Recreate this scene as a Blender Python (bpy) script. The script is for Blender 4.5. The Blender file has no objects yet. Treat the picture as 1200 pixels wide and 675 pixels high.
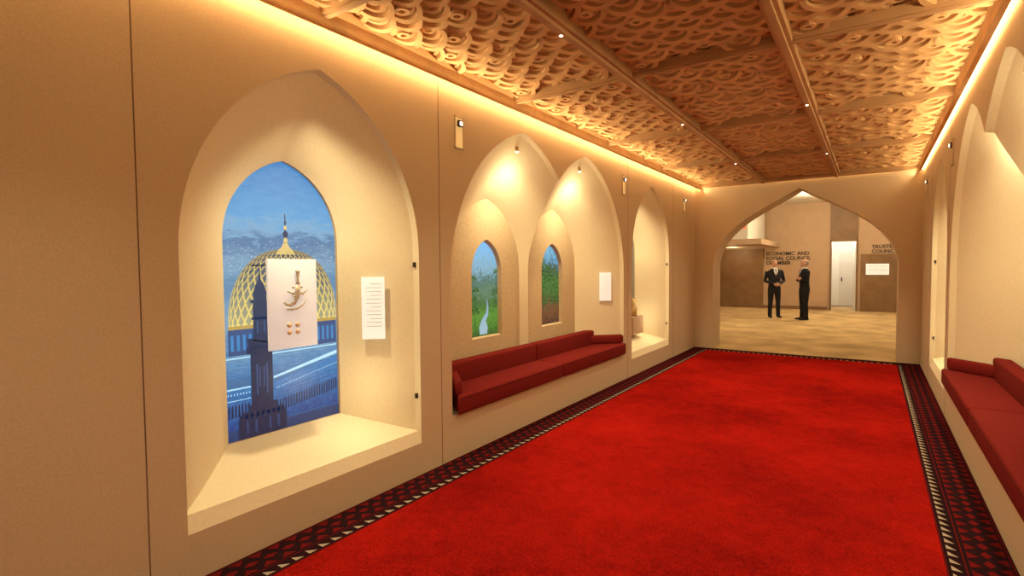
import bpy, bmesh, math, random
from mathutils import Vector, Matrix
random.seed(7)
scene = bpy.context.scene
scene.view_settings.view_transform = 'Standard'
D = math.radians

# ---------------------------------------------------------------- dimensions
XL, XR = -2.88, 0.66          # hall side walls
XC = (XL + XR) / 2
YE = 10.6                     # arch wall
YB = -2.0
LY = 21.5                     # lobby far wall
DEP = 0.46                    # niche depth
WARM = (1, .84, .52)

# ---------------------------------------------------------------- materials
def mat(name, col, rough=0.8, metal=0.0, emis=None, es=1.0, var=0.0, vscale=8.0, bump=0.0, bscale=300.0, spec=0.3, detail=5, bdist=0.004):
    m = bpy.data.materials.new(name); m.use_nodes = True
    nt = m.node_tree; b = nt.nodes['Principled BSDF']
    b.inputs['Base Color'].default_value = (*col, 1)
    b.inputs['Roughness'].default_value = rough
    b.inputs['Metallic'].default_value = metal
    b.inputs['Specular IOR Level'].default_value = spec
    if emis:
        b.inputs['Emission Color'].default_value = (*emis, 1)
        b.inputs['Emission Strength'].default_value = es
    tc = nt.nodes.new('ShaderNodeTexCoord')
    if var > 0:
        n = nt.nodes.new('ShaderNodeTexNoise'); n.inputs['Scale'].default_value = vscale; n.inputs['Detail'].default_value = detail
        nt.links.new(tc.outputs['Object'], n.inputs['Vector'])
        r = nt.nodes.new('ShaderNodeValToRGB')
        r.color_ramp.elements[0].position = 0.3; r.color_ramp.elements[1].position = 0.7
        r.color_ramp.elements[0].color = (*[c*(1-var) for c in col], 1)
        r.color_ramp.elements[1].color = (*[min(1, c*(1+var)) for c in col], 1)
        nt.links.new(n.outputs['Fac'], r.inputs['Fac']); nt.links.new(r.outputs['Color'], b.inputs['Base Color'])
    if bump > 0:
        n2 = nt.nodes.new('ShaderNodeTexNoise'); n2.inputs['Scale'].default_value = bscale
        nt.links.new(tc.outputs['Object'], n2.inputs['Vector'])
        bp = nt.nodes.new('ShaderNodeBump'); bp.inputs['Strength'].default_value = bump; bp.inputs['Distance'].default_value = bdist
        nt.links.new(n2.outputs['Fac'], bp.inputs['Height']); nt.links.new(bp.outputs['Normal'], b.inputs['Normal'])
    return m

M_wall = mat('wall_fabric', (0.57, 0.44, 0.285), 0.9, var=0.06, vscale=90, bump=0.5, bscale=350, spec=.1)
M_niche = mat('niche_plaster', (0.74, 0.64, 0.43), 0.85, var=0.04, vscale=60, bump=0.3, bscale=400, spec=.15)
M_inner = mat('inner_panel_fabric', (0.54, 0.41, 0.245), 0.85, var=0.08, vscale=30, bump=0.5, bscale=120)
M_seam = mat('seam_dark', (0.16, 0.10, 0.06), 0.9)
M_lip = mat('niche_lip', (0.50, 0.38, 0.22), 0.8)
M_wood = mat('lattice_wood', (0.60, 0.37, 0.18), 0.85, var=0.12, vscale=6, spec=.1)
M_beam = mat('ceiling_beam_wood', (0.44, 0.26, 0.13), 0.8, var=0.1, vscale=5, spec=.1)
M_back = mat('ceiling_backing', (0.42, 0.24, 0.11), 0.9, emis=(1.0, 0.50, 0.17), es=0.16, var=0.1)  # faint warm emission put into the board imitates backlight seen through the lattice gaps
M_led = mat('led_strip', (1, .8, .5), 0.5, emis=(1.0, 0.70, 0.33), es=26.0)
M_ledr = mat('led_strip_dim', (1, .8, .5), 0.5, emis=(1.0, 0.70, 0.33), es=17.0)

def carpet_mat():
    m = bpy.data.materials.new('carpet_red'); m.use_nodes = True; nt = m.node_tree
    b = nt.nodes['Principled BSDF']; b.inputs['Roughness'].default_value = 1; b.inputs['Specular IOR Level'].default_value = 0.0
    tc = nt.nodes.new('ShaderNodeTexCoord')
    n1 = nt.nodes.new('ShaderNodeTexNoise'); n1.inputs['Scale'].default_value = .75; n1.inputs['Detail'].default_value = 3
    n2 = nt.nodes.new('ShaderNodeTexNoise'); n2.inputs['Scale'].default_value = 7; n2.inputs['Detail'].default_value = 6; n2.inputs['Distortion'].default_value=1.0
    n3 = nt.nodes.new('ShaderNodeTexNoise'); n3.inputs['Scale'].default_value = 70; n3.inputs['Detail'].default_value = 4
    for n in (n1,n2,n3): nt.links.new(tc.outputs['Object'], n.inputs['Vector'])
    def mth(op,a,bv):
        k = nt.nodes.new('ShaderNodeMath'); k.operation = op
        for i,v in enumerate((a,bv)):
            if isinstance(v,(int,float)): k.inputs[i].default_value = v
            else: nt.links.new(v,k.inputs[i])
        return k.outputs[0]
    s = mth('ADD', mth('MULTIPLY', n1.outputs['Fac'], .46), mth('ADD', mth('MULTIPLY', n2.outputs['Fac'], .20), mth('MULTIPLY', n3.outputs['Fac'], .34)))
    r = nt.nodes.new('ShaderNodeValToRGB')
    r.color_ramp.elements[0].position = .38; r.color_ramp.elements[0].color = (.155,.0045,.0035,1)
    r.color_ramp.elements[1].position = .60; r.color_ramp.elements[1].color = (.38,.011,.006,1)
    nt.links.new(s, r.inputs['Fac']); nt.links.new(r.outputs['Color'], b.inputs['Base Color'])
    bp = nt.nodes.new('ShaderNodeBump'); bp.inputs['Strength'].default_value = 1.0; bp.inputs['Distance'].default_value = .02
    nt.links.new(n3.outputs['Fac'], bp.inputs['Height']); nt.links.new(bp.outputs['Normal'], b.inputs['Normal'])
    return m
M_red = carpet_mat()
M_cblack = mat('carpet_black', (0.020, 0.007, 0.008), 1.0, spec=0.0, bump=0.5, bscale=200)
M_cdred = mat('carpet_dark_red', (0.11, 0.008, 0.008), 1.0, spec=0.0)
M_cwhite = mat('carpet_cream', (0.36, 0.28, 0.20), 1.0, spec=0.0)
M_bench = mat('bench_red_fabric', (0.165, 0.014, 0.011), 0.95, var=0.12, vscale=60, bump=0.5, bscale=400, spec=.05)
M_pipe = mat('bench_piping', (0.09, 0.008, 0.007), 0.95, spec=.05)
M_beige = mat('lobby_carpet_beige', (0.48, 0.33, 0.165), 1.0, var=0.25, vscale=1.6, bump=0.3, spec=0.0)
M_lwall = mat('lobby_wall_tan', (0.45, 0.30, 0.19), 0.8, var=0.04, vscale=4)
M_lbrown = mat('lobby_wood_brown', (0.20, 0.11, 0.05), 0.5, var=0.15, vscale=3)
M_white = mat('white_paint', (0.72, 0.68, 0.60), 0.7, var=0.02)
M_board = mat('white_display_board', (0.86, 0.86, 0.86), 0.4, emis=(.85, .95, 1.0), es=0.30)  # slight cool emission added to brighten the white; the board is no lamp
M_text = mat('dark_lettering', (0.05, 0.03, 0.02), 0.6)
M_grey = mat('grey_lettering', (0.50, 0.48, 0.45), 0.6)
M_metal = mat('steel_dark', (0.06, 0.05, 0.05), 0.35, metal=0.8)
M_silver = mat('silver', (0.60, 0.55, 0.45), 0.5, metal=0.2, var=.5, vscale=90)
M_gold = mat('gold_medal', (0.80, 0.60, 0.42), 0.5, metal=0.2)
M_lamp = mat('lamp_glow', (1, .9, .7), 0.5, emis=(1.0, 0.85, 0.6), es=8.0)
M_brass = mat('brass', (0.55, 0.38, 0.16), 0.4, metal=0.5)
M_exit = mat('sign_red', (0.6, 0.03, 0.02), 0.5, emis=(1, .05, .03), es=0.6)
M_recess = mat('spot_recess_glow', (.6,.45,.2), .6, emis=(1.0,.62,.22), es=.45)

# ---------------------------------------------------------------- mesh helpers
def empty(name, loc=(0, 0, 0)):
    e = bpy.data.objects.new(name, None); scene.collection.objects.link(e); e.location = loc; e.empty_display_size = .1
    return e

def mk(name, verts, faces, m, parent=None, smooth=False, loc=(0, 0, 0), bevel=0.0, seg=2, clip=None, fix=True):
    me = bpy.data.meshes.new(name)
    bm = bmesh.new()
    vs = [bm.verts.new(v) for v in verts]
    for f in faces:
        try: bm.faces.new([vs[i] for i in f])
        except ValueError: pass
    if fix:
        bmesh.ops.remove_doubles(bm, verts=bm.verts, dist=1e-5)
    if clip:
        bmesh.ops.bisect_plane(bm, geom=bm.verts[:]+bm.edges[:]+bm.faces[:], plane_co=clip[0], plane_no=clip[1], clear_outer=True)
    bmesh.ops.recalc_face_normals(bm, faces=bm.faces)
    bm.to_mesh(me); bm.free()
    for p in me.polygons: p.use_smooth = smooth
    me.materials.append(m)
    o = bpy.data.objects.new(name, me); scene.collection.objects.link(o); o.location = loc
    if parent: o.parent = parent
    if bevel:
        b = o.modifiers.new('bevel', 'BEVEL'); b.width = bevel; b.segments = seg
        for p in me.polygons: p.use_smooth = True
    return o

BOXF = [(0,1,2,3),(4,5,6,7),(0,1,5,4),(1,2,6,5),(2,3,7,6),(3,0,4,7)]
def box(name, x0, x1, y0, y1, z0, z1, m, parent=None, bevel=0.0, seg=2):
    v = [(x0,y0,z0),(x1,y0,z0),(x1,y1,z0),(x0,y1,z0),(x0,y0,z1),(x1,y0,z1),(x1,y1,z1),(x0,y1,z1)]
    return mk(name, v, BOXF, m, parent, bevel=bevel, seg=seg)

def prism(name, plan, z0, z1, m, parent=None, bevel=0.0, seg=3):
    n = len(plan)
    v = [(x,y,z0) for x,y in plan] + [(x,y,z1) for x,y in plan]
    f = [tuple(range(n)), tuple(range(n, 2*n))] + [(i,(i+1)%n,(i+1)%n+n,i+n) for i in range(n)]
    return mk(name, v, f, m, parent, bevel=bevel, seg=seg)

def arch_half(a, zs, za, n=18):
    r = za - zs; c = (r*r - a*a)/(2*a); R = a + c
    p0, p1 = math.pi, math.acos(max(-1, min(1, -c/R)))
    return [(c + R*math.cos(p0+(p1-p0)*i/n), zs + R*math.sin(p0+(p1-p0)*i/n)) for i in range(n+1)]

def arch_loop(yc, a, zb, zs, za, n=18):
    h = arch_half(a, zs, za, n)
    pts = [(yc-a, zb)] + [(yc-a, zb+(zs-zb)*i/4) for i in range(1,4)]
    pts += [(yc+d, z) for d, z in h]
    pts += [(yc-d, z) for d, z in reversed(h[:-1])]
    pts += [(yc+a, zb+(zs-zb)*i/4) for i in (3,2,1)] + [(yc+a, zb)]
    return pts

def arch_z(y, yc, a, zs, za):
    d = abs(y-yc)
    if d > a+1e-6: return -1
    r = za-zs; c = (r*r-a*a)/(2*a); R = a+c
    return zs + math.sqrt(max(0, R*R-(d+c)**2))

class Side:
    """left wall = as designed; right wall = mirrored about the hall axis"""
    def __init__(s, right): s.r = right
    def x(s, v): return 2*XC - v if s.r else v

def columns(name, S, X, y0, y1, z0, z1, openings, m, parent):
    ys = {y0, y1}
    for zb, arcs in openings:
        for (yc,a,zs,za) in arcs:
            for d, z in arch_half(a, zs, za): ys.add(round(yc+d,5)); ys.add(round(yc-d,5))
        if len(arcs) == 2: ys.add(round((arcs[0][0]+arcs[1][0])/2,5))
    ys = sorted(y for y in ys if y0-1e-6 <= y <= y1+1e-6)
    V, F = [], []
    def q(a,b,c,d):
        i = len(V); V.extend([(S.x(X),*a),(S.x(X),*b),(S.x(X),*c),(S.x(X),*d)]); F.append((i,i+1,i+2,i+3))
    for ya, yb in zip(ys, ys[1:]):
        ym = (ya+yb)/2; hit = None
        for zb, arcs in openings:
            if any(abs(ym-yc) < a for (yc,a,zs,za) in arcs): hit = (zb, arcs)
        if not hit: q((ya,z0),(yb,z0),(yb,z1),(ya,z1)); continue
        zb, arcs = hit
        if zb > z0+1e-6: q((ya,z0),(yb,z0),(yb,zb),(ya,zb))
        ta = max(arch_z(ya,*A) for A in arcs); tb = max(arch_z(yb,*A) for A in arcs)
        q((ya,ta),(yb,tb),(yb,z1),(ya,z1))
    return mk(name, V, F, m, parent)

def loft(name, S, rings, m, parent, clip=None, closed=True):
    V, F = [], []
    n = len(rings[0][1])
    for x, L in rings: V += [(S.x(x), y, z) for y, z in L]
    for k in range(len(rings)-1):
        for i in range(n if closed else n-1):
            j = (i+1) % n
            F.append((k*n+i, k*n+j, (k+1)*n+j, (k+1)*n+i))
    o = mk(name, V, F, m, parent, smooth=True, clip=clip)
    o.data.set_sharp_from_angle(angle=D(40))
    return o

def lerp_loop(A, B, t): return [(a[0]*(1-t)+b[0]*t, a[1]*(1-t)+b[1]*t) for a, b in zip(A, B)]

def funnel(name, S, outer, inner, x0, x1, m, parent, sill=0.0, clip=None):
    o2 = [(y, z+sill if i in (0, len(outer)-1) else z) for i,(y,z) in enumerate(outer)]
    rings = [(x0, outer), (x0-0.03, lerp_loop(o2, inner, 0.015)), (x0-0.055, lerp_loop(o2, inner, 0.02))]
    N = 8
    for i in range(1, N+1):
        t = i/N
        lat = 0.02 + 0.98*(t**0.88)
        rings.append((x0-0.055+(x1-x0+0.055)*t, lerp_loop(o2, inner, lat)))
    return loft(name, S, rings, m, parent, clip)

def arch_plate(name, S, X, loop, m, parent):
    return mk(name, [(S.x(X), y, z) for y, z in loop], [tuple(range(len(loop)))], m, parent)

def pic_mat(name, stops, z0, z1, noise=0.0, nscale=10, strength=0.9, stretch=(1,1,1)):
    m = bpy.data.materials.new(name); m.use_nodes = True; nt = m.node_tree
    b = nt.nodes['Principled BSDF']; b.inputs['Roughness'].default_value = 0.4
    b.inputs['Base Color'].default_value = (0.02,0.02,0.03,1)
    tc = nt.nodes.new('ShaderNodeTexCoord'); sp = nt.nodes.new('ShaderNodeSeparateXYZ')
    nt.links.new(tc.outputs['Object'], sp.inputs[0])
    mr = nt.nodes.new('ShaderNodeMapRange'); mr.inputs['From Min'].default_value = z0; mr.inputs['From Max'].default_value = z1
    nt.links.new(sp.outputs['Z'], mr.inputs['Value'])
    mp = nt.nodes.new('ShaderNodeMapping'); mp.inputs['Scale'].default_value = stretch
    nt.links.new(tc.outputs['Object'], mp.inputs['Vector'])
    n = nt.nodes.new('ShaderNodeTexNoise'); n.inputs['Scale'].default_value = nscale; n.inputs['Detail'].default_value = 8; n.inputs['Roughness'].default_value=.7
    nt.links.new(mp.outputs[0], n.inputs['Vector'])
    s = nt.nodes.new('ShaderNodeMath'); s.operation = 'SUBTRACT'; s.inputs[1].default_value = 0.5; nt.links.new(n.outputs['Fac'], s.inputs[0])
    mu = nt.nodes.new('ShaderNodeMath'); mu.operation = 'MULTIPLY'; mu.inputs[1].default_value = noise; nt.links.new(s.outputs[0], mu.inputs[0])
    ad = nt.nodes.new('ShaderNodeMath'); ad.operation = 'ADD'; nt.links.new(mr.outputs[0], ad.inputs[0]); nt.links.new(mu.outputs[0], ad.inputs[1])
    r = nt.nodes.new('ShaderNodeValToRGB'); cr = r.color_ramp
    cr.elements[0].position = stops[0][0]; cr.elements[0].color = (*stops[0][1],1)
    cr.elements[1].position = stops[-1][0]; cr.elements[1].color = (*stops[-1][1],1)
    for p, c in stops[1:-1]:
        e = cr.elements.new(p); e.color = (*c,1)
    nt.links.new(ad.outputs[0], r.inputs['Fac'])
    nt.links.new(r.outputs['Color'], b.inputs['Emission Color']); b.inputs['Emission Strength'].default_value = strength
    return m
def grad(name, lo, hi, z0, z1, noise=.5, nscale=20, stretch=(1,1,1)):
    return pic_mat(name, [(0.0,lo),(1.0,hi)], z0, z1, noise=noise, nscale=nscale, strength=1.0, stretch=stretch)

M_sky = pic_mat('print_dusk_city', [(0.0,(0.02,0.08,0.24)),(0.30,(0.08,0.24,0.48)),(0.42,(0.24,0.42,0.60)),(0.54,(0.12,0.28,0.47)),(0.62,(0.22,0.40,0.58)),(0.70,(0.08,0.21,0.42)),(0.745,(0.22,0.46,0.70)),(0.80,(0.11,0.40,0.75)),(1.0,(0.03,0.24,0.60))], 0.53, 2.34, noise=0.24, nscale=9, stretch=(1,1,3.5))
M_navy = grad('print_navy',(0.004,0.012,0.048),(0.020,0.038,0.095),.5,1.6,noise=1.1,nscale=40)
M_navy2 = grad('print_navy_mid',(0.010,0.035,0.12),(0.04,0.09,0.23),.5,1.0,noise=1.6,nscale=50)
M_cyan = grad('print_lit_wall',(0.006,0.045,0.22),(0.05,0.25,0.56),.58,1.0,noise=1.4,nscale=34)
M_terr = grad('print_terrace',(0.05,0.18,0.40),(0.26,0.46,0.62),.92,1.2,noise=1.5,nscale=16,stretch=(1,1,5))
M_cyanb = grad('print_lit_edge',(0.16,0.48,0.80),(0.55,0.85,0.98),.5,1.0,noise=1.8,nscale=45)
M_pgold = grad('print_gold',(0.50,0.33,0.07),(0.80,0.60,0.22),1.2,1.8,noise=1.2,nscale=40)
M_pcream = grad('print_dome_ribs',(0.90,0.70,0.20),(0.58,0.43,0.12),1.25,1.75,noise=.9,nscale=34)
M_pblue = grad('print_dome_shade',(0.42,0.40,0.22),(0.04,0.07,0.13),1.25,1.65,noise=.9,nscale=22)
M_city = mat('print_city', (.02,.02,.03), .5, emis=(.36,.52,.68), es=1)
M_cityw = mat('print_city_lights', (.02,.02,.03), .5, emis=(.85,.75,.50), es=1)
M_for1 = pic_mat('print_wadi', [(0.0,(0.02,0.10,0.015)),(0.22,(0.10,0.30,0.03)),(0.34,(0.03,0.12,0.03)),(0.46,(0.12,0.24,0.14)),(0.58,(0.06,0.16,0.13)),(0.68,(0.22,0.42,0.52)),(1.0,(0.20,0.55,0.95))], 0.88, 1.9, noise=0.65, nscale=26, strength=1.0)
M_for2 = pic_mat('print_palms', [(0.0,(0.05,0.02,0.01)),(0.20,(0.20,0.07,0.025)),(0.30,(0.02,0.08,0.015)),(0.50,(0.05,0.19,0.03)),(0.70,(0.015,0.07,0.03)),(0.80,(0.10,0.32,0.50)),(1.0,(0.20,0.52,0.75))], 0.88, 1.9, noise=0.9, nscale=22, strength=1.0)
M_frond = mat('print_palm_frond', (.02,.03,.02), .5, emis=(.010,.045,.015), es=1)
M_frondl = mat('print_palm_frond_light', (.02,.03,.02), .5, emis=(.08,.24,.04), es=1)
M_water = grad('print_water',(0.36,0.52,0.60),(0.18,0.34,0.46),.9,1.4,noise=2.0,nscale=60)
M_case = pic_mat('print_sand', [(0.0,(0.26,0.17,0.08)),(0.5,(0.36,0.25,0.13)),(1.0,(0.44,0.32,0.18))], 0.5, 2.3, noise=0.3, nscale=6, strength=0.5)

# ---------------------------------------------------------------- niches
NA, NZS, NZA = 0.85, 1.72, 2.865
NYC = (2.09, 8.14)
BA = 1.15
B = [(4.46, BA, 1.50, 2.95), (5.84, BA, 1.50, 2.95)]
YM = 5.15
BY0, BY1 = B[0][0]-BA, B[1][0]+BA
IA = 0.645

def light(kind, name, loc, energy, col=WARM, **k):
    l = bpy.data.lights.new(name, kind); l.energy = energy; l.color = col
    o = bpy.data.objects.new(name, l); scene.collection.objects.link(o); o.location = loc
    tgt = k.pop('target', None)
    for a, v in k.items(): setattr(l, a, v)
    if tgt: o.rotation_euler = (Vector(tgt)-Vector(loc)).to_track_quat('-Z','Y').to_euler()
    return o

def placard(S, X, Y, z, w, h, dirv, lines=9):
    d = Vector(dirv).normalized(); nrm = Vector((d.y, -d.x)) 
    if nrm.dot(Vector((1.0,-0.9))) < 0: nrm = -nrm
    def pt(a, b, zz): return (S.x(X + d.x*a + nrm.x*b), Y + d.y*a + nrm.y*b, zz)
    g = empty('wall_placard')
    def slab(nm, a0, a1, b0, b1, z0, z1, m):
        v = [pt(a0,b0,z0),pt(a1,b0,z0),pt(a1,b1,z0),pt(a0,b1,z0),pt(a0,b0,z1),pt(a1,b0,z1),pt(a1,b1,z1),pt(a0,b1,z1)]
        mk(nm, v, BOXF, m, g)
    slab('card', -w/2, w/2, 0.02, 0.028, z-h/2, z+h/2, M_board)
    for i in range(lines):
        zz = z+h/2-0.05-i*(h-0.12)/lines
        slab('text_line_%d'%(i+1), -w*0.36, w*(0.30 if i%3 else 0.12), 0.028, 0.0288, zz-0.003, zz+0.001, M_grey)
    return g

def wall_side(right):
    S = Side(right); nm = 'right' if right else 'left'
    W = empty('wall_'+nm)
    ops = [(0.25, [(NYC[0],NA,NZS,NZA)]), (0.37, B), (0.25, [(NYC[1],NA,NZS,NZA)])]
    columns('wall_surface', S, XL, YB, YE, 0.0, 3.45, ops, M_wall, W)
    for i, y in enumerate((1.065, 3.18, 7.14, 9.21)):
        xa, xb = S.x(XL-0.001), S.x(XL+0.0012)
        box('panel_seam_%d'%(i+1), min(xa,xb), max(xa,xb), y-0.003, y+0.003, 0.0, 3.1, M_seam, W)
    for k, yc in enumerate(NYC):
        Nn = empty('pointed_arch_niche')
        out = arch_loop(yc, NA, 0.25, NZS, NZA)
        inn = arch_loop(yc+.025, 0.425, 0.508, 1.804, 2.354)
        funnel('niche_reveal', S, out, inn, XL, XL-DEP, M_niche, Nn, sill=0.09)
        loft('niche_lip', S, [(XL-DEP, inn), (XL-DEP-0.03, inn)], M_lip, Nn)
        if k == 1 or right:
            arch_plate('display_backdrop', S, XL-DEP-0.02, inn, M_case, Nn)
        for j, z in enumerate((0.62, 1.64)):
            y = yc+NA-0.012
            xa, xb = S.x(XL-0.045), S.x(XL-0.025)
            box('hinge_%d'%(j+1), min(xa,xb), max(xa,xb), y-0.012, y+0.010, z-0.02, z+0.02, M_metal, Nn, bevel=0.004)
    DN = empty('double_arch_niche')
    for k, (yc,a,zs,za) in enumerate(B):
        out = arch_loop(yc, a, 0.37, zs, za)
        inn = arch_loop(yc, IA, 0.37, 1.58, 2.38)
        clip = ((0,YM,0), (0,1 if k==0 else -1,0))
        funnel('bay_reveal_%d'%(k+1), S, out, inn, XL, XL-DEP, M_niche, DN, clip=clip)
        inn2 = arch_loop(yc, IA-.03, .37, 1.56, 2.34)
        loft('bay_step_%d'%(k+1), S, [(XL-DEP, inn), (XL-DEP-0.035, inn2)], M_niche, DN)
        columns('bay_back_panel_%d'%(k+1), S, XL-DEP-0.034, yc-IA+.03, yc+IA-.03, 0.37, 2.345, [(0.87, [(yc,0.262,1.56,1.91)])], M_inner, DN)
        wl = arch_loop(yc, 0.262, 0.87, 1.56, 1.91)
        loft('picture_reveal_%d'%(k+1), S, [(XL-DEP-0.034, wl), (XL-DEP-0.08, arch_loop(yc,0.245,0.885,1.56,1.885))], M_inner, DN)
        g = empty('backlit_landscape_print')
        XX = XL-DEP-0.078
        arch_plate('print', S, XX, arch_loop(yc,0.25,0.88,1.56,1.89), M_for1 if k==0 else M_for2, g)
        rng = random.Random(11+k)
        def poly2(nm, quads, m, lay):
            V,F=[],[]
            for q_ in quads:
                i=len(V); V.extend([(S.x(XX+.0012*lay),min(yc+.244,max(yc-.244,y)),z) for y,z in q_]); F.append(tuple(range(i,i+len(q_))))
            mk(nm, V, F, m, g, fix=False)
        if k==0:
            poly2('stream', [[(yc-.08,.90),(yc+.05,.90),(yc+.06,.97),(yc+.03,1.04),(yc-.01,1.09),(yc-.05,1.05),(yc-.09,.98)],[(yc-.01,1.09),(yc+.03,1.04),(yc+.07,1.10),(yc+.075,1.18),(yc+.055,1.28),(yc+.045,1.28),(yc+.045,1.18),(yc+.03,1.13)]], M_water, 1)
        dark, lit = [], []
        for t in range(12 if k==0 else 14):
            py = yc+rng.uniform(-.23,.23); pz = rng.uniform(1.15,1.58) if k==0 else rng.uniform(1.15,1.68)
            if k==0 and -.05<py-yc<.10: continue
            s_ = .05+.06*(1.6-pz) if k==0 else rng.uniform(.07,.12)
            dark.append([(py-.004,pz-.18),(py+.004,pz-.18),(py+.003,pz),(py-.003,pz)])
            for f_ in range(13):
                an = math.pi*(-.15+1.3*f_/12); c_,s2 = math.cos(an), math.sin(an)
                tip = (py+s_*c_, pz+s_*.7*s2-.25*s_); mid=(py+.6*s_*c_, pz+s_*.62*s2)
                (lit if (f_+t)%3==0 else dark).append([(py,pz),(mid[0]-.006*s2,mid[1]+.008),tip,(mid[0]+.004,mid[1]-.006)])
        poly2('palm_fronds_dark', dark, M_frond, 2); poly2('palm_fronds_light', lit, M_frondl, 3)
    for y in (3.43, 6.98, 9.84):
        g = empty('recessed_wall_spotlight')
        def bx(n_, dx0, dx1, y0, y1, z0, z1, m, bv=0):
            xa, xb = S.x(XL+dx0), S.x(XL+dx1)
            return box(n_, min(xa,xb), max(xa,xb), y0, y1, z0, z1, m, g, bevel=bv)
        bx('back_plate', 0.001, 0.004, y-0.050, y+0.050, 2.62, 2.87, M_recess)
        bx('frame_side_a', 0.001, 0.012, y-0.058, y-0.048, 2.61, 2.88, M_wall)
        bx('frame_side_b', 0.001, 0.012, y+0.048, y+0.058, 2.61, 2.88, M_wall)
        bx('frame_top', 0.001, 0.012, y-0.058, y+0.058, 2.87, 2.88, M_wall)
        bx('frame_bottom', 0.001, 0.012, y-0.058, y+0.058, 2.61, 2.62, M_wall)
        bx('lamp_body', 0.004, 0.03, y-0.026, y+0.026, 2.79, 2.845, M_metal, 0.008)
        bx('lamp_lens', 0.03, 0.033, y-0.014, y+0.014, 2.80, 2.83, M_lamp, 0.003)
    C = empty('trim_cove_'+nm)
    gap = 0.03 if right else 0.075
    xa, xb = S.x(XL+gap-.012), S.x(XL+gap)
    box('led_strip', min(xa,xb), max(xa,xb), YB, YE-.01, 3.105, 3.13, M_ledr if right else M_led, C)
    return S

SL = wall_side(False)
SR = wall_side(True)

def niche_lights(S):
    for yc in NYC:
        light('SPOT', 'niche_spot', (S.x(XL-0.05), yc, 2.66), 95, WARM, spot_size=D(120), spot_blend=1.0, shadow_soft_size=0.05, target=(S.x(XL-0.16), yc+0.28, 0.5))
        light('POINT', 'niche_glow', (S.x(XL-0.06), yc+0.35, 0.75), 3.5, WARM, shadow_soft_size=0.12)
    for yc in (B[0][0], B[1][0]):
        light('SPOT', 'bay_spot', (S.x(XL-0.07), yc, 2.74), 88, WARM, spot_size=D(120), spot_blend=1.0, shadow_soft_size=0.05, target=(S.x(XL-0.22), yc+0.30, 0.6))
        light('POINT', 'bay_glow', (S.x(XL-0.10), yc, 2.45), 6.5, WARM, shadow_soft_size=0.1)
        g = empty('bay_downlight')
        x0 = S.x(XL-0.10)
        box('lamp_body', x0-0.015, x0+0.015, yc-0.015, yc+0.015, 2.78, 2.83, M_brass, g, bevel=0.005)
        box('lamp_lens', x0-0.011, x0+0.011, yc-0.011, yc+0.011, 2.773, 2.78, M_lamp, g)
niche_lights(SL); niche_lights(SR)

placard(SL, -3.125, 2.70, 1.315, 0.17, 0.47, (-0.46, -0.39), 12)
placard(SL, -3.075, 6.78, 1.33, 0.17, 0.39, (-0.46, -0.50), 7)

# ---------------------------------------------------------------- mosque print (a flat backlit print, built as layered flat shapes)
P = empty('backlit_mosque_print', (0,NYC[0]+.025-2.0*.99,1.62*(1-1.02))); P.scale = (1,.99,1.02)
XP = XL-DEP-0.025
def flat(name, pts, m, lay):
    x = XP + 0.0012*lay
    return mk(name, [(x,y,z) for y,z in pts], [tuple(range(len(pts)))], m, P)
def quadsflat(name, quads, m, lay):
    V,F=[],[]
    x = XP + 0.0012*lay
    for q in quads:
        i=len(V); V.extend([(x,y,z) for y,z in q]); F.append(tuple(range(i,i+len(q))))
    return mk(name, V, F, m, P, fix=False)
def rectp(y0,y1,z0,z1): return [(y0,z0),(y1,z0),(y1,z1),(y0,z1)]
arch_plate('dusk_sky', SL, XP, arch_loop(2.0,0.43,0.53,1.80,2.34), M_sky, P)
q=[]; q2=[]
for i in range(420):
    y=random.uniform(1.58,2.40); z=1.58+abs(random.gauss(0,.13))
    if z>1.88: continue
    w=random.uniform(.003,.014); q.append(rectp(y,min(2.42,y+w),z,z+random.uniform(.0015,.006)))
    if i%9==0: q2.append(rectp(y,y+.004,z-.004,z))
quadsflat('far_city', q, M_city, 1); quadsflat('far_city_lights', q2, M_cityw, 2)
yc, zb, R, H = 2.015, 1.25, 0.41, 0.50
def prof(v): return R*(math.cos(v*math.pi/2)**0.85)*(1+.03*math.sin(v*math.pi))
def dm(u, v):
    u=max(-1,min(1,u)); v=max(0,min(1,v))
    return (yc+prof(v)*math.sin(u*math.pi/2), zb+H*math.sin(v*math.pi/2))
pts=[dm(-1,i/24) for i in range(25)]+[dm(1,1-i/24) for i in range(1,25)]
flat('dome_base', pts, M_pcream, 2)
q=[]
NU, NV = 17, 13
for j in range(NV):
    off = 0.5 if j%2 else 0
    for i in range(-1,NU+1):
        u=-1+2*(i+off)/NU+1/NU; du=2/NU; v=(j+.5)/NV; dv=1/NV
        if u-du*.40<-1 or u+du*.40>1: continue
        q.append([dm(u-du*.38,v),dm(u,v-dv*.74),dm(u+du*.38,v),dm(u,v+dv*.74)])
quadsflat('dome_lattice_openings', q, M_pblue, 3)
flat('dome_rim', rectp(1.60,2.42,1.235,1.258), M_pgold, 4)
flat('dome_drum', rectp(1.60,2.42,1.06,1.235), M_navy2, 2)
quadsflat('drum_windows', [rectp(1.615+i*.04,1.635+i*.04,1.10,1.20) for i in range(20)], M_cyan, 3)
flat('dome_finial_cap', [(yc-.075,1.715),(yc+.075,1.715),(yc+.055,1.745),(yc+.03,1.765),(yc+.012,1.80),(yc-.012,1.80),(yc-.03,1.765),(yc-.055,1.745)], M_pgold, 4)
flat('dome_spire', [(yc-.009,1.79),(yc+.009,1.79),(yc+.003,1.99),(yc-.003,1.99)], M_navy, 5)
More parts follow.
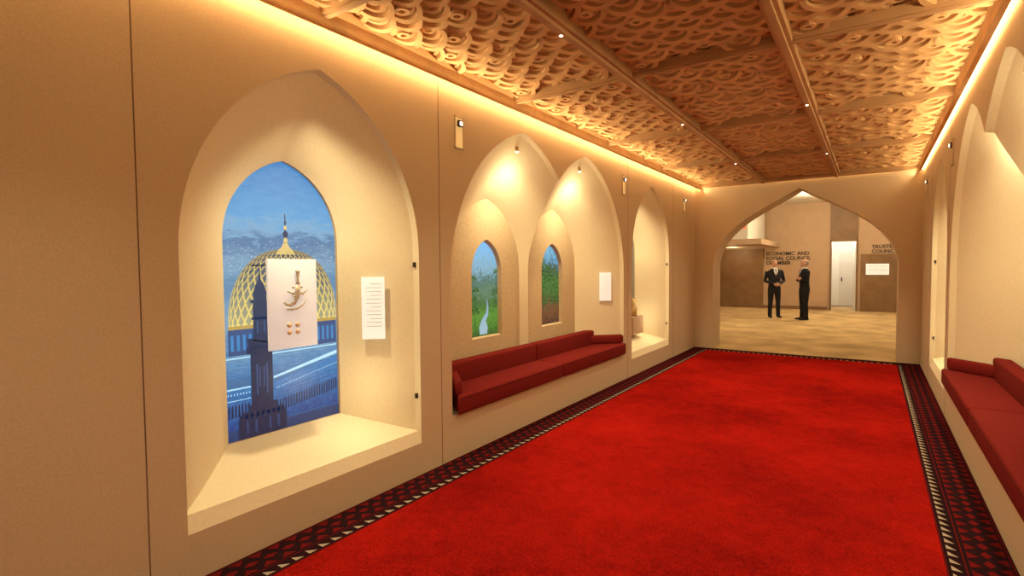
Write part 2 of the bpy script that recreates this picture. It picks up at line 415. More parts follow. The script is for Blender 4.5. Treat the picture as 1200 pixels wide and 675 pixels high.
for k,(zz,rr) in enumerate(((1.81,.016),(1.85,.020),(1.895,.013),(1.93,.009))):
    flat('spire_ball_%d'%(k+1), [(yc+rr*math.cos(a*.524), zz+rr*1.2*math.sin(a*.524)) for a in range(12)], M_navy if k%2 else M_pgold, 6)
flat('terrace', rectp(1.58,2.42,0.93,1.07), M_terr, 3)
flat('terrace_band', rectp(1.58,2.42,1.05,1.058), M_cyanb, 4)
quadsflat('terrace_lines', [rectp(1.58,2.42,.955+.022*i,.958+.022*i) for i in range(4)], M_cyan, 4)
flat('arcade_wall', [(1.58,.60),(2.42,.62),(2.42,.97),(1.90,.86),(1.58,.86)], M_cyan, 4)
flat('lit_roof', [(1.90,.885),(2.42,.985),(2.42,1.012),(1.90,.90)], M_cyanb, 5)
flat('lit_edge_left', rectp(1.58,1.74,.855,.866), M_cyanb, 5)
flat('lit_edge_left_low', rectp(1.58,1.74,.785,.790), M_cyanb, 5)
q=[]
for i in range(24):
    y=1.92+i*.021; z=.655+i*.003
    q.append([(y,z),(y+.011,z),(y+.011,z+.07),(y+.0055,z+.085),(y,z+.07)])
for i in range(7):
    y=1.585+i*.022; q.append([(y,.68),(y+.012,.68),(y+.012,.75),(y+.006,.765),(y,.75)])
quadsflat('arcade_arches', q, M_navy, 5)
quadsflat('wall_courses', [[(1.92,.755+.02*i),(2.42,.80+.034*i),(2.42,.804+.034*i),(1.92,.758+.02*i)] for i in range(3)], M_navy2, 5)
q=[]
for i in range(30):
    y=1.92+i*.017; z=.815+i*.0034; q.append(rectp(y,y+.006,z,z+.008))
for i in range(8):
    q.append(rectp(1.585+i*.02,1.592+i*.02,.82,.833))
quadsflat('parapet_lights', q, M_cyanb, 5)
flat('foreground_roof', rectp(1.57,2.43,.53,.60), M_navy2, 5)
mq=[rectp(1.65,1.99,.53,.66),rectp(1.67,1.965,.66,.70),rectp(1.72,1.92,.70,.74),rectp(1.74,1.895,.74,1.07),rectp(1.715,1.92,1.07,1.10),rectp(1.73,1.905,1.10,1.15),rectp(1.72,1.915,1.15,1.17),
    rectp(1.765,1.87,1.17,1.40),rectp(1.752,1.884,1.29,1.305),rectp(1.75,1.885,1.40,1.42),
    [(1.775,1.42),(1.86,1.42),(1.866,1.46),(1.85,1.51),(1.825,1.55),(1.82,1.63),(1.816,1.63),(1.81,1.55),(1.785,1.51),(1.769,1.46)]]
for i in range(9): mq.append(rectp(1.655+i*.038,1.675+i*.038,.66,.685))
for i in range(8): mq.append(rectp(1.717+i*.027,1.728+i*.027,1.10,1.115))
quadsflat('minaret', mq, M_navy, 7)
quadsflat('minaret_windows', [rectp(1.778,1.788,.80,1.0),rectp(1.848,1.858,.80,1.0),rectp(1.798,1.806,.85,.98),rectp(1.828,1.836,.85,.98),rectp(1.788,1.798,1.20,1.28),rectp(1.838,1.848,1.20,1.28),rectp(1.70,1.715,.56,.64),rectp(1.76,1.775,.56,.64),rectp(1.86,1.875,.56,.64),rectp(1.92,1.935,.56,.64)], M_navy2, 8)

# khanjar board -----------------------------------------------------------
G = empty('dagger_display_board')
xb = -3.12
BYC = 2.02
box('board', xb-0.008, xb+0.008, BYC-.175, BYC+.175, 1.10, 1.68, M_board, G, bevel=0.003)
for i,(dy,z) in enumerate(((-.14,1.15),(.14,1.15),(-.14,1.64),(.14,1.64))):
    box('standoff_%d'%(i+1), XP+0.014, xb-0.008, BYC+dy-.004, BYC+dy+.004, z-.004, z+.004, M_metal, G)
def tube(name, path, m, parent, sides=10, flatx=1.0):
    V,F=[],[]
    pts=[Vector(p[:3]) for p in path]
    for k,p in enumerate(pts):
        a=pts[max(0,k-1)]; b=pts[min(len(pts)-1,k+1)]; d=(b-a).normalized()
        s=d.cross(Vector((1,0,0)));
        if s.length<1e-3: s=Vector((0,1,0))
        s.normalize(); t=d.cross(s).normalized(); r=path[k][3]
        for i in range(sides):
            an=2*math.pi*i/sides; V.append(tuple(p+s*math.cos(an)*r+t*math.sin(an)*r*flatx))
    n=sides
    for k in range(len(pts)-1):
        for i in range(n): j=(i+1)%n; F.append((k*n+i,k*n+j,(k+1)*n+j,(k+1)*n+i))
    F.append(tuple(range(n))); F.append(tuple(range((len(pts)-1)*n,len(pts)*n)))
    return mk(name,V,F,m,parent,smooth=True)
K = empty('khanjar_dagger')
xk = xb+0.016; c0=BYC+.03
tube('hilt', [(xk,c0,1.605,.020),(xk,c0,1.595,.014),(xk,c0,1.555,.008),(xk,c0,1.53,.010),(xk,c0,1.515,.020)], M_silver, K, flatx=.3)
tube('scabbard', [(xk,c0,1.51,.020),(xk,c0-.003,1.47,.018),(xk,c0-.009,1.43,.016),(xk,c0-.03,1.395,.014),(xk,c0-.06,1.38,.011),(xk,c0-.09,1.39,.008),(xk,c0-.10,1.405,.010)], M_silver, K, flatx=.3)
tube('belt_a', [(xk,c0-.08,1.475,.004),(xk,c0-.05,1.46,.007),(xk,c0,1.452,.008),(xk,c0+.04,1.458,.007),(xk,c0+.07,1.475,.004)], M_silver, K, flatx=.4)
tube('belt_b', [(xk,c0-.09,1.36,.004),(xk,c0-.05,1.352,.008),(xk,c0,1.36,.008),(xk,c0+.04,1.385,.006),(xk,c0+.06,1.42,.004)], M_silver, K, flatx=.4)
for i,(dy,z) in enumerate(((.025,1.495),(.035,1.45),(-.035,1.495),(-.03,1.44))):
    tube('ring_%d'%(i+1), [(xk-.003,c0+dy,z,.008),(xk+.004,c0+dy,z,.008)], M_silver, K)
for i,(dy,z) in enumerate(((-.035,1.25),(.025,1.25),(-.035,1.205),(.025,1.205))):
    tube('silver_coin', [(xb+.0085,BYC+dy,z,.017),(xb+.013,BYC+dy,z,.017)], M_gold, None)

yy0=NYC[1]
g = empty('exhibit_case')
box('plinth', -3.28,-3.10, yy0-.22,yy0+.22, .52,.80, M_lwall, g)
tube('vessel', [(-3.19,yy0,.80,.05),(-3.19,yy0,.86,.075),(-3.19,yy0,.94,.06),(-3.19,yy0,1.00,.025),(-3.19,yy0,1.08,.038)], M_brass, g)

# ---------------------------------------------------------------- benches
def bench(S):
    g = empty('built_in_bench')
    def e0(x): return BY0+.02+ (XL-.04-x)*1.10
    def e1(x): return BY1-.02- (XL-.04-x)*1.10
    def pl(pts): return [(S.x(x),y) for x,y in pts]
    f, m_, b_ = XL+.05, XL-.31, XL-.425
    prism('seat_cushion_1', pl([(f,BY0+.02),(f,YM-.008),(m_,YM-.008),(m_,e0(m_))]), .375, .54, M_bench, g, .025)
    prism('seat_cushion_2', pl([(f,YM+.008),(f,BY1-.02),(m_,e1(m_)),(m_,YM+.008)]), .375, .54, M_bench, g, .025)
    prism('back_cushion_1', pl([(m_+.01,e0(m_)),(m_+.01,YM-.008),(b_,YM-.008),(b_,e0(b_))]), .39, .73, M_bench, g, .025)
    prism('back_cushion_2', pl([(m_+.01,YM+.008),(m_+.01,e1(m_)),(b_,e1(b_)),(b_,YM+.008)]), .39, .73, M_bench, g, .025)
    prism('end_bolster_1', pl([(XL+.01,BY0+.02),(m_,e0(m_)+.01),(m_,e0(m_)+.12),(XL+.01,BY0+.12)]), .53, .66, M_bench, g, .03)
    prism('end_bolster_2', pl([(XL+.01,BY1-.02),(m_,e1(m_)-.01),(m_,e1(m_)-.12),(XL+.01,BY1-.12)]), .53, .66, M_bench, g, .03)
    for i,(ya,yb_) in enumerate(((BY0+.05,YM-.03),(YM+.03,BY1-.05))):
        xa,xb2=S.x(f-.001),S.x(f+.003)
        box('piping_%d'%(i+1), min(xa,xb2),max(xa,xb2), ya,yb_, .508,.514, M_pipe, g)
bench(SL); bench(SR)

# ---------------------------------------------------------------- floor / carpet
box('floor', -6.5, 4.5, YB, 26.0, -0.12, -0.02, M_beige)
CP = empty('red_carpet')
WL, WR, WE = .30, .31, .26
box('pile', XL+WL, XR-WR, YB, YE-WE, -0.02, 0.003, M_red, CP)
box('border_left', XL+0.002, XL+WL, YB, YE+0.0, -0.02, 0.003, M_cblack, CP)
box('border_right', XR-WR, XR-0.002, YB, YE+0.0, -0.02, 0.003, M_cblack, CP)
box('border_end', XL+WL, XR-WR, YE-WE, YE+0.0, -0.02, 0.003, M_cblack, CP)
box('floor_lobby', -6.4, 4.4, YE+0.0, LY, -0.02, 0.002, M_beige)
def polys(name, P3, m, par, z=0.0045):
    V,F=[],[]
    for q in P3:
        i=len(V); V.extend([(x,y,z) for x,y in q]); F.append(tuple(range(i,i+len(q))))
    return mk(name,V,F,m,par,fix=False)
tri=[]; dr=[]; lines=[]
for sx,x0,w in ((1,XL,WL),(-1,XR,WR)):
    a=x0+sx*(w-.070); b=x0+sx*(w-.024)
    pt=.085; n=int((YE-YB-.2)/pt)
    for i in range(n):
        y=YB+i*pt
        tri.append([(a,y+.012),(b,y+.012),(b,y+.062)])
    c0_=x0+sx*.022; c1=x0+sx*(w-.105)
    wd=(c1-c0_)/3
    pd=.11; n=int((YE-YB)/pd)
    for i in range(n):
        y=YB+i*pd
        for c in range(3):
            a_=c0_+wd*c+sx*.004; b_=c0_+wd*(c+1)-sx*.004; yo=y+(pd/2 if c==1 else 0)
            if c==1: dr.append([((a_+b_)/2,yo),(b_,yo+.042),((a_+b_)/2,yo+.084),(a_,yo+.042)])
            elif c==0: dr.append([(a_,yo+.01),(b_,yo+.052),(a_,yo+.094)])
            else: dr.append([(b_,yo+.01),(a_,yo+.052),(b_,yo+.094)])
    for o_ in (w-.092,w-.008,.010):
        lines.append([(x0+sx*o_,YB),(x0+sx*(o_+.006),YB),(x0+sx*(o_+.006),YE-.2),(x0+sx*o_,YE-.2)])
pt=.085; n=int((XR-XL-.5)/pt)
for i in range(n):
    x=XL+.24+i*pt; a=YE-WE+.075; b=YE-WE+.022
    tri.append([(x+.012,a),(x+.012,b),(x+.062,b)])
n=int((XR-XL-.4)/.13)
for i in range(n):
    x=XL+.2+i*.13
    dr.append([(x,YE-.025),(x+.05,YE-.08),(x+.10,YE-.025)]); dr.append([(x+.06,YE-.09),(x+.012,YE-.15),(x+.115,YE-.15)])
polys('cream_triangles', tri, M_cwhite, CP); polys('dark_red_motifs', dr, M_cdred, CP); polys('dark_red_lines', lines, M_cdred, CP)

# ---------------------------------------------------------------- ceiling
CE = empty('ceiling')
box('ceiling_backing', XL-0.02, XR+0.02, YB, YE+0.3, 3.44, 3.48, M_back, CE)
LAT = empty('lattice_ceiling')
xe0, xe1 = XL+0.11, XR-0.06
edges_x = [xe0, -1.66, -0.52, xe1]
edges_y = [YB, -.02, 2.05, 4.12, 6.19, 8.26, YE]
for i,x in enumerate(edges_x):
    if i in (0,3): box('edge_fascia_%d'%(i+1), x-.02, x+.02, YB, YE-.02, 3.085, 3.17, M_wood, LAT)
    else:
        box('long_beam_%d'%(i+1), x-.022, x+.022, YB, YE-.02, 3.10, 3.215, M_beam, LAT)
        box('long_beam_rib_%d'%i, x-.048, x+.048, YB, YE-.02, 3.125, 3.235, M_beam, LAT)
for i,y in enumerate(edges_y[1:-1]):
    box('cross_beam_%d'%(i+1), xe0, xe1, y-.016, y+.016, 3.13, 3.215, M_beam, LAT)
    box('cross_beam_rib_%d'%(i+1), xe0, xe1, y-.032, y+.032, 3.145, 3.215, M_beam, LAT)
box('cross_beam_end', xe0, xe1, YE-.10, YE-.02, 3.11, 3.215, M_beam, LAT)

def lattice_mesh(w, l, name):
    V,F=[],[]
    def ringarc(cx,cy,r,wd,a0,a1,z,th,tilt,n,ky=1.0):
        base=len(V)
        for i in range(n+1):
            a=a0+(a1-a0)*i/n
            for rr in (r-wd/2,r+wd/2):
                x=min(max(cx+rr*math.cos(a),0),w); y=min(max(cy+rr*math.sin(a)*ky,0),l)
                zz=z+tilt*(rr*math.sin(a))
                V.append((x,y,zz)); V.append((x,y,zz+th))
        for i in range(n):
            o=base+i*4; p=o+4
            F.extend([(o,o+2,p+2,p),(o+1,p+1,p+3,o+3),(o,p,p+1,o+1),(o+2,o+3,p+3,p+2)])
        e=base+n*4
        F.append((base,base+1,base+3,base+2)); F.append((e,e+2,e+3,e+1))
    rng=random.Random(3)
    cw, rh = w/4.5, 0.120
    rows=int(l/rh)+1
    for j in range(-1,rows+1):
        for i in range(-1,6):
            cx=(i+.5+(0.5 if j%2 else 0))*cw; cy=j*rh
            if cx<-.08 or cx>w+.08 or cy<-0.13 or cy>l+.02: continue
            zb=rng.choice((.010,.030,.050))
            ringarc(cx,cy,cw*.50,.034,D(4),D(176),zb,.042,-.28,16)
            ringarc(cx,cy,cw*.325,.024,D(0),D(180),zb+.018,.034,-.26,12)
            if (2*i+3*j)%4==0: ringarc(cx,cy+.012,cw*.15,.024,0,2*math.pi,zb-.020,.042,0,14)
            else: ringarc(cx,cy,cw*.16,.022,D(0),D(180),zb+.03,.03,-.2,9)
            ringarc(cx,cy+rh*.9,cw*.44,.032,D(205),D(335),.125,.03,0,10)
    me=bpy.data.meshes.new(name); me.from_pydata(V,[],F); me.update()
    me.materials.append(M_wood)
    return me
cache={}
k=0
for i in range(3):
    for j in range(len(edges_y)-1):
        x0,x1=edges_x[i]+.03,edges_x[i+1]-.03; y0,y1=edges_y[j]+.026,edges_y[j+1]-.026
        if j==len(edges_y)-2: y1-=.07
        key=(round(x1-x0,3),round(y1-y0,3))
        if key not in cache: cache[key]=lattice_mesh(x1-x0,y1-y0,'lattice_panel')
        o=bpy.data.objects.new('lattice_panel_%d'%k,cache[key]); k+=1
        scene.collection.objects.link(o); o.location=(x0,y0,3.185); o.parent=LAT
box('led_strip_end', XL+.15, XR-.15, YE-.015, YE-.005, 3.17, 3.19, M_led, LAT)

# linear cove lamps (one fitting per ceiling bay): raking under the lattice, and in the void above it
for j in range(len(edges_y)-1):
    ya, yb_ = edges_y[j]+.03, edges_y[j+1]-.03
    ym, ln = (ya+yb_)/2, yb_-ya
    for sx,x0 in ((1,XL+.145),(-1,XR-.10)):
        light('AREA','cove_raking_lamp',(x0,ym,3.055),9.5,(1,.78,.42),shape='RECTANGLE',size=ln,size_y=.05,target=(x0+sx*1.0,ym,3.055+.35))
        light('AREA','void_lamp',(x0+sx*.02,ym,3.36),9,(1,.70,.34),shape='RECTANGLE',size=ln,size_y=.05,target=(x0+sx*1.0,ym,3.34))
for y in (0.4, 3.0, 5.6, 8.2):
    for x in (-1.66,-0.52):
        g=empty('ceiling_downlight')
        box('housing', x-.015,x+.015,y-.015,y+.015,3.088,3.099,M_beam,g,bevel=.004)
        box('lens', x-.009,x+.009,y-.009,y+.009,3.084,3.088,M_lamp,g)
        light('SPOT','downlight',(x,y,3.05),82,(1,.84,.56),spot_size=D(112),spot_blend=.9,shadow_soft_size=.06,target=(XC+(x-XC)*.8,y+.2,0))

# ---------------------------------------------------------------- end arch wall
half=[(0,2.98),(.12,2.905),(.25,2.83),(.51,2.69),(.70,2.58),(.88,2.465),(1.05,2.335),(1.2,2.185),(1.32,2.02),(1.40,1.85),(1.445,1.68),(1.45,1.60)]
AX=-1.09
def end_wall():
    W=empty('wall_end')
    prof=[(AX-d,z) for d,z in reversed(half)]+[(AX+d,z) for d,z in half[1:]]
    def face(nm,Y,x0,x1,zt):
        V,F=[],[]
        def q(*p):
            i=len(V); V.extend([(a,Y,b) for a,b in p]); F.append((i,i+1,i+2,i+3))
        q((x0,0),(prof[0][0],0),(prof[0][0],zt),(x0,zt)); q((prof[-1][0],0),(x1,0),(x1,zt),(prof[-1][0],zt))
        for a,b in zip(prof,prof[1:]): q(a,b,(b[0],zt),(a[0],zt))
        mk(nm,V,F,M_wall,W)
    face('front_face',YE,XL,XR,3.45); face('back_face',YE+.6,-6.4,4.4,3.8)
    full=[(prof[0][0],0)]+prof+[(prof[-1][0],0)]
    V=[(x,YE,z) for x,z in full]+[(x,YE+.6,z) for x,z in full]; n=len(full)
    o=mk('arch_reveal',V,[(i,i+1,i+1+n,i+n) for i in range(n-1)],M_wall,W,smooth=True)
    o.data.set_sharp_from_angle(angle=D(30))
end_wall()
box('wall_back', XL-.8, XR+.8, YB-.1, YB, 0, 3.45, M_wall)

# ---------------------------------------------------------------- lobby
L=empty('wall_lobby_far')
DX0,DX1,DH=-1.22,-0.40,2.45
box('wall_section_left', -6.4, DX0, LY, LY+.1, 0, 3.8, M_lwall, L)
box('wall_section_right', DX1, 4.4, LY, LY+.1, 0, 3.8, M_lwall, L)
box('wall_over_door', DX0, DX1, LY-.03, LY+.1, DH, 3.8, M_lbrown, L)
box('wood_panelling_left', -6.4, -3.35, LY-.06, LY-.002, 0, 2.2, M_lbrown, L)
box('wood_panelling_right', DX1+.08, 4.4, LY-.04, LY-.002, 0, 1.95, M_lbrown, L)
box('base_strip', -3.35, DX0-.06, LY-.03, LY-.002, 0, .12, M_lbrown, L)
box('wall_lobby_left', -6.5,-6.4, YE+.6, LY, 0, 3.8, M_lwall)
box('wall_lobby_right', 4.4,4.5, YE+.6, LY, 0, 3.8, M_lwall)
box('ceiling_lobby', -6.5,4.5, YE+.6, LY+.1, 3.8, 3.9, M_white)
dr_=empty('door_1')
box('jamb_left', DX0, DX0+.05, LY-.05, LY+.12, 0, DH, M_lbrown, dr_)
box('jamb_right', DX1-.05, DX1, LY-.05, LY+.12, 0, DH, M_lbrown, dr_)
box('head', DX0, DX1, LY-.05, LY+.12, DH-.05, DH, M_lbrown, dr_)
v=[(DX1-.06,LY+.13,.01),(DX1-.02,LY+.13,.01),(DX1-.12,LY+.93,.01),(DX1-.16,LY+.93,.01)]
v+= [(a,b,DH-.06) for a,b,c in v]
mk('door_leaf', v, BOXF, M_white, dr_)
r=empty('wall_anteroom')
box('wall_anteroom_back', -2.2,.6, 24.0,24.1, 0,2.8, M_white, r)
box('wall_anteroom_left', -2.3,-2.2, LY+.1,24.1, 0,2.8, M_white, r)
box('wall_anteroom_right', .6,.7, LY+.1,24.1, 0,2.8, M_white, r)
box('anteroom_ceiling', -2.3,.7, LY+.1,24.1, 2.8,2.9, M_white, r)
box('anteroom_inner_door', -1.05,-.35, 23.95,23.99, 0,2.1, mat('door_offwhite',(.6,.55,.48),.5), r)
box('inner_door_handle', -.98,-.94, 23.91,23.95, .95,1.1, M_metal, r)
light('POINT','anteroom_light',(-.9,22.8,2.5),70,(1,.92,.78),shadow_soft_size=.2)
sf=empty('lobby_soffit')
box('soffit_slab', -6.4,-2.8, 17.6,LY-.1, 2.25,2.42, M_lwall, sf)
box('soffit_upper_wall', -6.4,-3.3, 18.2,LY-.1, 2.42,3.8, M_white, sf)
ex=empty('exit_sign'); box('sign_face', -3.60,-3.38, 18.12,18.19, 2.80,2.98, M_exit, ex)
def text(name,body,x,z,size,m,y=LY-.07,par=None):
    c=bpy.data.curves.new(name,'FONT'); c.body=body; c.size=size; c.extrude=.006; c.space_line=.95; c.offset=.003
    o=bpy.data.objects.new(name,c); scene.collection.objects.link(o); o.location=(x,y,z); o.rotation_euler=(D(90),0,0)
    c.materials.append(m)
    if par: o.parent=par
    return o
text('wall_lettering','ECONOMIC AND\nSOCIAL COUNCIL\nCHAMBER',-3.26,1.96,.18,M_text,y=LY-.01)
text('wall_lettering','TRUSTEESHIP\nCOUNCIL CHAMBER',-.02,2.14,.165,M_text,y=LY-.01)
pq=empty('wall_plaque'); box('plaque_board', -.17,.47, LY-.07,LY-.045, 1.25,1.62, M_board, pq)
for i in range(4): box('plaque_text_%d'%(i+1), -.11,.41, LY-.074,LY-.07, 1.54-i*.07,1.555-i*.07, M_grey, pq)
for x,y,e in ((-3.6,14.5,260),(0.6,14.5,220),(-1.2,18.5,300),(1.8,18.8,200)):
    light('POINT','lobby_light',(x,y,3.5),e*.58,(1,.82,.52),shadow_soft_size=.25)
light('POINT','soffit_light',(-4.2,20.4,2.1),35,(1,.75,.42),shadow_soft_size=.1)
g=empty('lobby_ceiling_panel_light'); box('diffuser', -2.4,-.9, 16.6,18.2, 3.775,3.799, mat('diffuser_white',(.9,.88,.8),.6,emis=(1,.93,.8),es=.7), g)

# ---------------------------------------------------------------- people
M_suit1=mat('suit_charcoal',(0.013,0.013,0.017),.85,var=.1,vscale=30); M_suit2=mat('suit_black',(0.009,0.009,0.012),.85,var=.1,vscale=30)
M_skin=mat('skin',(0.55,0.30,0.20),.55,var=.05,vscale=20); M_shirt=mat('shirt_white',(.75,.74,.72),.8); M_tie=mat('tie',(0.10,0.03,0.06),.6)
M_shoe=mat('shoe_black',(.01,.01,.01),.3); M_hairg=mat('hair_grey',(.25,.23,.21),.8); M_haird=mat('hair_dark',(.05,.035,.03),.8)
M_eye=mat('eye_dark',(.02,.015,.01),.3); M_lips=mat('lips',(.35,.12,.10),.5)

def addtube(V,F,path,sides=14,side=None):
    pts=[Vector(p[:3]) for p in path]; base=len(V); n=sides
    for k,p in enumerate(pts):
        a=pts[max(0,k-1)]; b=pts[min(len(pts)-1,k+1)]; d=(b-a).normalized()
        ref=Vector(side) if side else (Vector((1,0,0)) if abs(d.x)<.8 else Vector((0,0,1)))
        s=(ref-d*ref.dot(d)).normalized(); t=d.cross(s).normalized()
        rx,ry=path[k][3],path[k][4] if len(path[k])>4 else path[k][3]
        for i in range(n):
            an=2*math.pi*i/n; V.append(tuple(p+s*math.cos(an)*rx+t*math.sin(an)*ry))
    for k in range(len(pts)-1):
        for i in range(n): j=(i+1)%n; F.append((base+k*n+i,base+k*n+j,base+(k+1)*n+j,base+(k+1)*n+i))
    F.append(tuple(range(base+n-1,base-1,-1))); e=base+(len(pts)-1)*n; F.append(tuple(range(e,e+n)))
def remeshed(name,V,F,m,par,vox):
    me=bpy.data.meshes.new(name); me.from_pydata(V,[],F); me.update()
    bm=bmesh.new(); bm.from_mesh(me); bmesh.ops.recalc_face_normals(bm,faces=bm.faces); bm.to_mesh(me); bm.free()
    me.materials.append(m)
    o=bpy.data.objects.new(name,me); scene.collection.objects.link(o); o.parent=par
    r=o.modifiers.new('remesh','REMESH'); r.mode='VOXEL'; r.voxel_size=vox; r.use_smooth_shade=True
    s=o.modifiers.new('smooth','SMOOTH'); s.iterations=3; s.factor=.5
    return o

def hand(V,F,w,d,n):
    w=Vector(w); d=Vector(d).normalized(); n=Vector(n); n=(n-d*n.dot(d)).normalized(); s=d.cross(n).normalized()
    addtube(V,F,[(*(w-d*.02),.026,.020),(*(w+d*.03),.036,.016),(*(w+d*.075),.040,.014),(*(w+d*.088),.036,.011)],side=tuple(s))
    for i,ln in enumerate((.066,.078,.072,.056)):
        o=w+d*.08+s*(-.030+.020*i)
        p1=o+d*ln*.45; p2=p1+(d*.8+n*.6).normalized()*ln*.33; p3=p2+(d*.5+n*.87).normalized()*ln*.28
        addtube(V,F,[(*o,.009),(*p1,.0088),(*p2,.008),(*p3,.0065)],sides=8)
    o=w+d*.03-s*.030; p1=o+(d*.5-s*.6+n*.3).normalized()*.035; p2=p1+(d*.85-s*.2+n*.4).normalized()*.03
    addtube(V,F,[(*o,.012),(*p1,.0105),(*p2,.008)],sides=8)

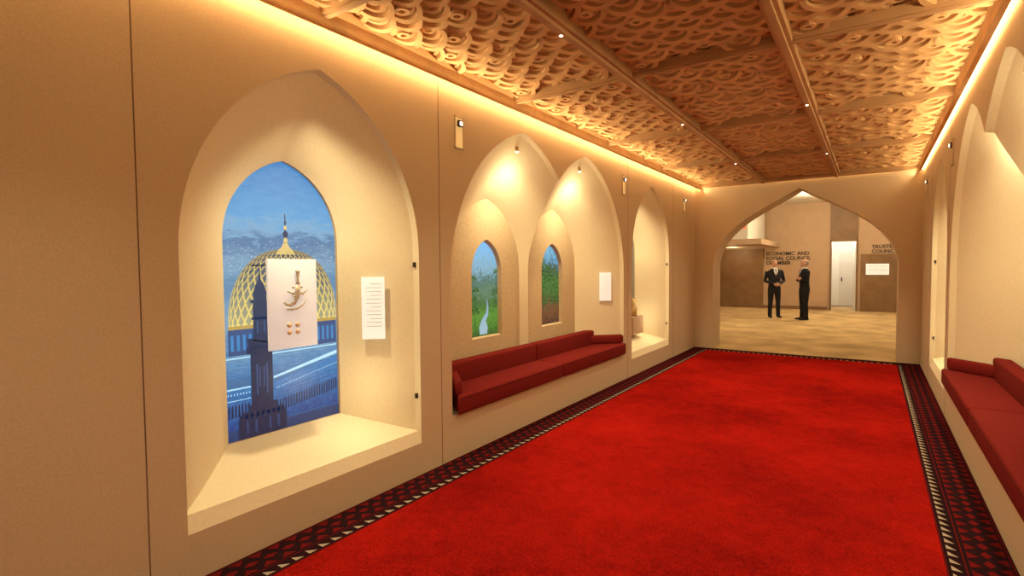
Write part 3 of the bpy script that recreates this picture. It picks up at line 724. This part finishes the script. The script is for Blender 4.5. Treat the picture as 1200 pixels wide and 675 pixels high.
def person(name,loc,rot,suit,hairm,bald,pose,scale=1.0,tie=True):
    g=empty(name,loc); g.rotation_euler=(0,0,D(rot)); g.scale=(scale,)*3
    V,F=[],[]
    addtube(V,F,[(0,.01,.80,.178,.128),(0,.01,.90,.178,.130),(0,0,1.04,.165,.122),(0,-.005,1.16,.174,.125),(0,0,1.30,.195,.125),(0,.005,1.40,.190,.110),(0,.01,1.455,.145,.085),(0,.012,1.50,.072,.068)],sides=20,side=(1,0,0))
    for s in (-1,1):
        addtube(V,F,[(.085*s,0,.90,.098,.11),(.10*s,-.005,.70,.086,.095),(.11*s,-.01,.48,.066,.072),(.118*s,.005,.25,.060,.066),(.122*s,.0,.07,.058,.068),(.122*s,-.005,.035,.058,.070)],side=(1,0,0))
    HV,HF=[],[]
    if pose=='folded':
        arms=[((-.205,.01,1.40),(-.255,-.03,1.13),(.06,-.205,1.20),(1,.10,.12),(0,1,0)),((.205,.01,1.40),(.255,-.03,1.13),(-.05,-.185,1.155),(-1,.15,.05),(0,1,0))]
    else:
        arms=[((-.205,.01,1.40),(-.275,.0,1.12),(-.075,-.185,1.03),(.85,-.3,-.15),(0,1,-.2)),((.205,.01,1.40),(.275,.0,1.12),(.075,-.205,1.03),(-.85,-.15,-.1),(0,1,0))]
    for sh,el,wr,hd,hn in arms:
        sh,el,wr=map(Vector,(sh,el,wr))
        m1=sh.lerp(el,.5); m2=el.lerp(wr,.5)
        addtube(V,F,[(*(sh+Vector((-.05*(1 if sh.x>0 else -1),0,.02))),.055),(*sh,.060),(*m1,.054),(*el,.049),(*m2,.043),(*wr,.036)])
        d=(wr-el).normalized()
        hand(HV,HF,wr+d*.012,hd,hn)
    remeshed('suit',V,F,suit,g,.011)
    remeshed('hands',HV,HF,M_skin,g,.0045)
    V,F=[],[]
    addtube(V,F,[(0,.015,1.47,.060,.060),(0,.012,1.53,.055,.058),(0,.005,1.58,.052,.056)],side=(1,0,0))
    addtube(V,F,[(0,-.045,1.522,.022,.022),(0,-.035,1.54,.045,.050),(0,-.015,1.575,.060,.078),(0,-.006,1.61,.068,.090),(0,0,1.65,.074,.097),(0,.003,1.69,.075,.099),(0,.006,1.725,.066,.088),(0,.008,1.75,.045,.062),(0,.008,1.762,.015,.022)],sides=20,side=(1,0,0))
    addtube(V,F,[(0,-.088,1.658,.010,.010),(0,-.102,1.635,.012,.014),(0,-.112,1.615,.016,.014),(0,-.100,1.606,.013,.010)],sides=10,side=(1,0,0))
    addtube(V,F,[(0,-.078,1.578,.022,.012),(0,-.088,1.548,.018,.014)],sides=10,side=(1,0,0))
    for s in (-1,1):
        addtube(V,F,[(.070*s,.005,1.60,.006,.010),(.079*s,.010,1.625,.009,.018),(.080*s,.012,1.65,.009,.020),(.073*s,.008,1.665,.006,.012)],sides=10,side=(1,0,0))
        addtube(V,F,[(.012*s,-.090,1.663,.007,.008),(.030*s,-.094,1.667,.008,.009),(.050*s,-.082,1.663,.006,.008)],sides=8)
    remeshed('head',V,F,M_skin,g,.006)
    for s in (-1,1):
        V,F=[],[]; addtube(V,F,[(.030*s-.012,-.088,1.646,.003),(.030*s,-.093,1.647,.007),(.030*s+.012,-.087,1.646,.003)],sides=8)
        mk('eye_%s'%('l' if s<0 else 'r'),V,F,M_eye,g,smooth=True)
    V,F=[],[]; addtube(V,F,[(-.024,-.083,1.585,.002),(0,-.094,1.586,.006),(.024,-.083,1.585,.002)],sides=8); mk('mouth',V,F,M_lips,g,smooth=True)
    V,F=[],[]
    if bald:
        addtube(V,F,[(0,.035,1.585,.060,.062),(0,.030,1.62,.073,.075),(0,.028,1.66,.079,.080),(0,.028,1.69,.079,.080),(0,.030,1.715,.070,.072)],sides=18,side=(1,0,0))
    else:
        addtube(V,F,[(0,.035,1.585,.058,.062),(0,.026,1.63,.076,.080),(0,.020,1.67,.081,.088),(0,.010,1.70,.082,.100),(0,.008,1.735,.074,.096),(0,.010,1.764,.052,.068),(0,.012,1.776,.020,.026)],sides=18,side=(1,0,0))
    remeshed('hair',V,F,hairm,g,.007)
    V,F=[],[]; addtube(V,F,[(0,.010,1.485,.074,.073),(0,.006,1.53,.062,.064)],side=(1,0,0)); mk('shirt_collar',V,F,M_shirt,g,smooth=True)
    def front(nm,pts,m,off):
        def yy(z): return -(.068+(1.50-z)/.10*.047 if z>1.40 else .115+min(.012,(1.40-z)*.12))
        V=[(x,yy(z)-off-.004+abs(x)*.12,z) for x,z in pts]+[(x,yy(z)+.02,z) for x,z in pts]; n=len(pts)
        mk(nm,V,[tuple(range(n)),tuple(range(2*n-1,n-1,-1))]+[(i,(i+1)%n,(i+1)%n+n,i+n) for i in range(n)],m,g)
    front('shirt_front_left',[(-.055,1.495),(0,1.495),(0,1.40),(0,1.22),(-.035,1.34),(-.06,1.42)],M_shirt,.010)
    front('shirt_front_right',[(.055,1.495),(0,1.495),(0,1.40),(0,1.22),(.035,1.34),(.06,1.42)],M_shirt,.010)
    if tie: front('tie',[(-.014,1.49),(.014,1.49),(.012,1.46),(.022,1.27),(0,1.23),(-.022,1.27),(-.012,1.46)],M_tie,.018)
    for s in (-1,1):
        front('lapel_%s'%('l' if s<0 else 'r'),[(.056*s,1.49),(.085*s,1.44),(.10*s,1.40),(.075*s,1.37),(.01*s,1.19),(.0,1.20),(.035*s,1.32),(.06*s,1.41)],suit,.014)
        V,F=[],[]; addtube(V,F,[(.122*s,.07,.045,.034,.038),(.124*s,.03,.045,.040,.042),(.128*s,-.04,.036,.043,.034),(.134*s,-.12,.028,.045,.026),(.138*s,-.175,.022,.034,.020),(.139*s,-.20,.02,.012,.012)],side=(1,0,0))
        mk('shoe_%s'%('l' if s<0 else 'r'),V,F,M_shoe,g,smooth=True)
    return g
person('man_in_suit',(-2.45,17.75,.002),28,M_suit1,M_hairg,True,'clasped',1.0)
person('man_in_suit',(-1.62,17.45,.002),-62,M_suit2,M_hairg,True,'folded',1.0)

# ---------------------------------------------------------------- world & camera
w=bpy.data.worlds.new('world'); scene.world=w; w.use_nodes=True
w.node_tree.nodes['Background'].inputs[0].default_value=(1,.7,.45,1); w.node_tree.nodes['Background'].inputs[1].default_value=.05

f=616.0
cam=bpy.data.cameras.new('camera'); co=bpy.data.objects.new('camera',cam); scene.collection.objects.link(co)
cam.sensor_width=36; cam.lens=f*36/1200; cam.clip_start=.05; cam.clip_end=100
Rm=Matrix.Rotation(D(34.4),4,'Z')@Matrix.Rotation(D(90-2.33),4,'X')@Matrix.Rotation(D(-.45),4,'Z')
co.matrix_world=Matrix.Translation((0,0,1.62))@Rm
scene.camera=co
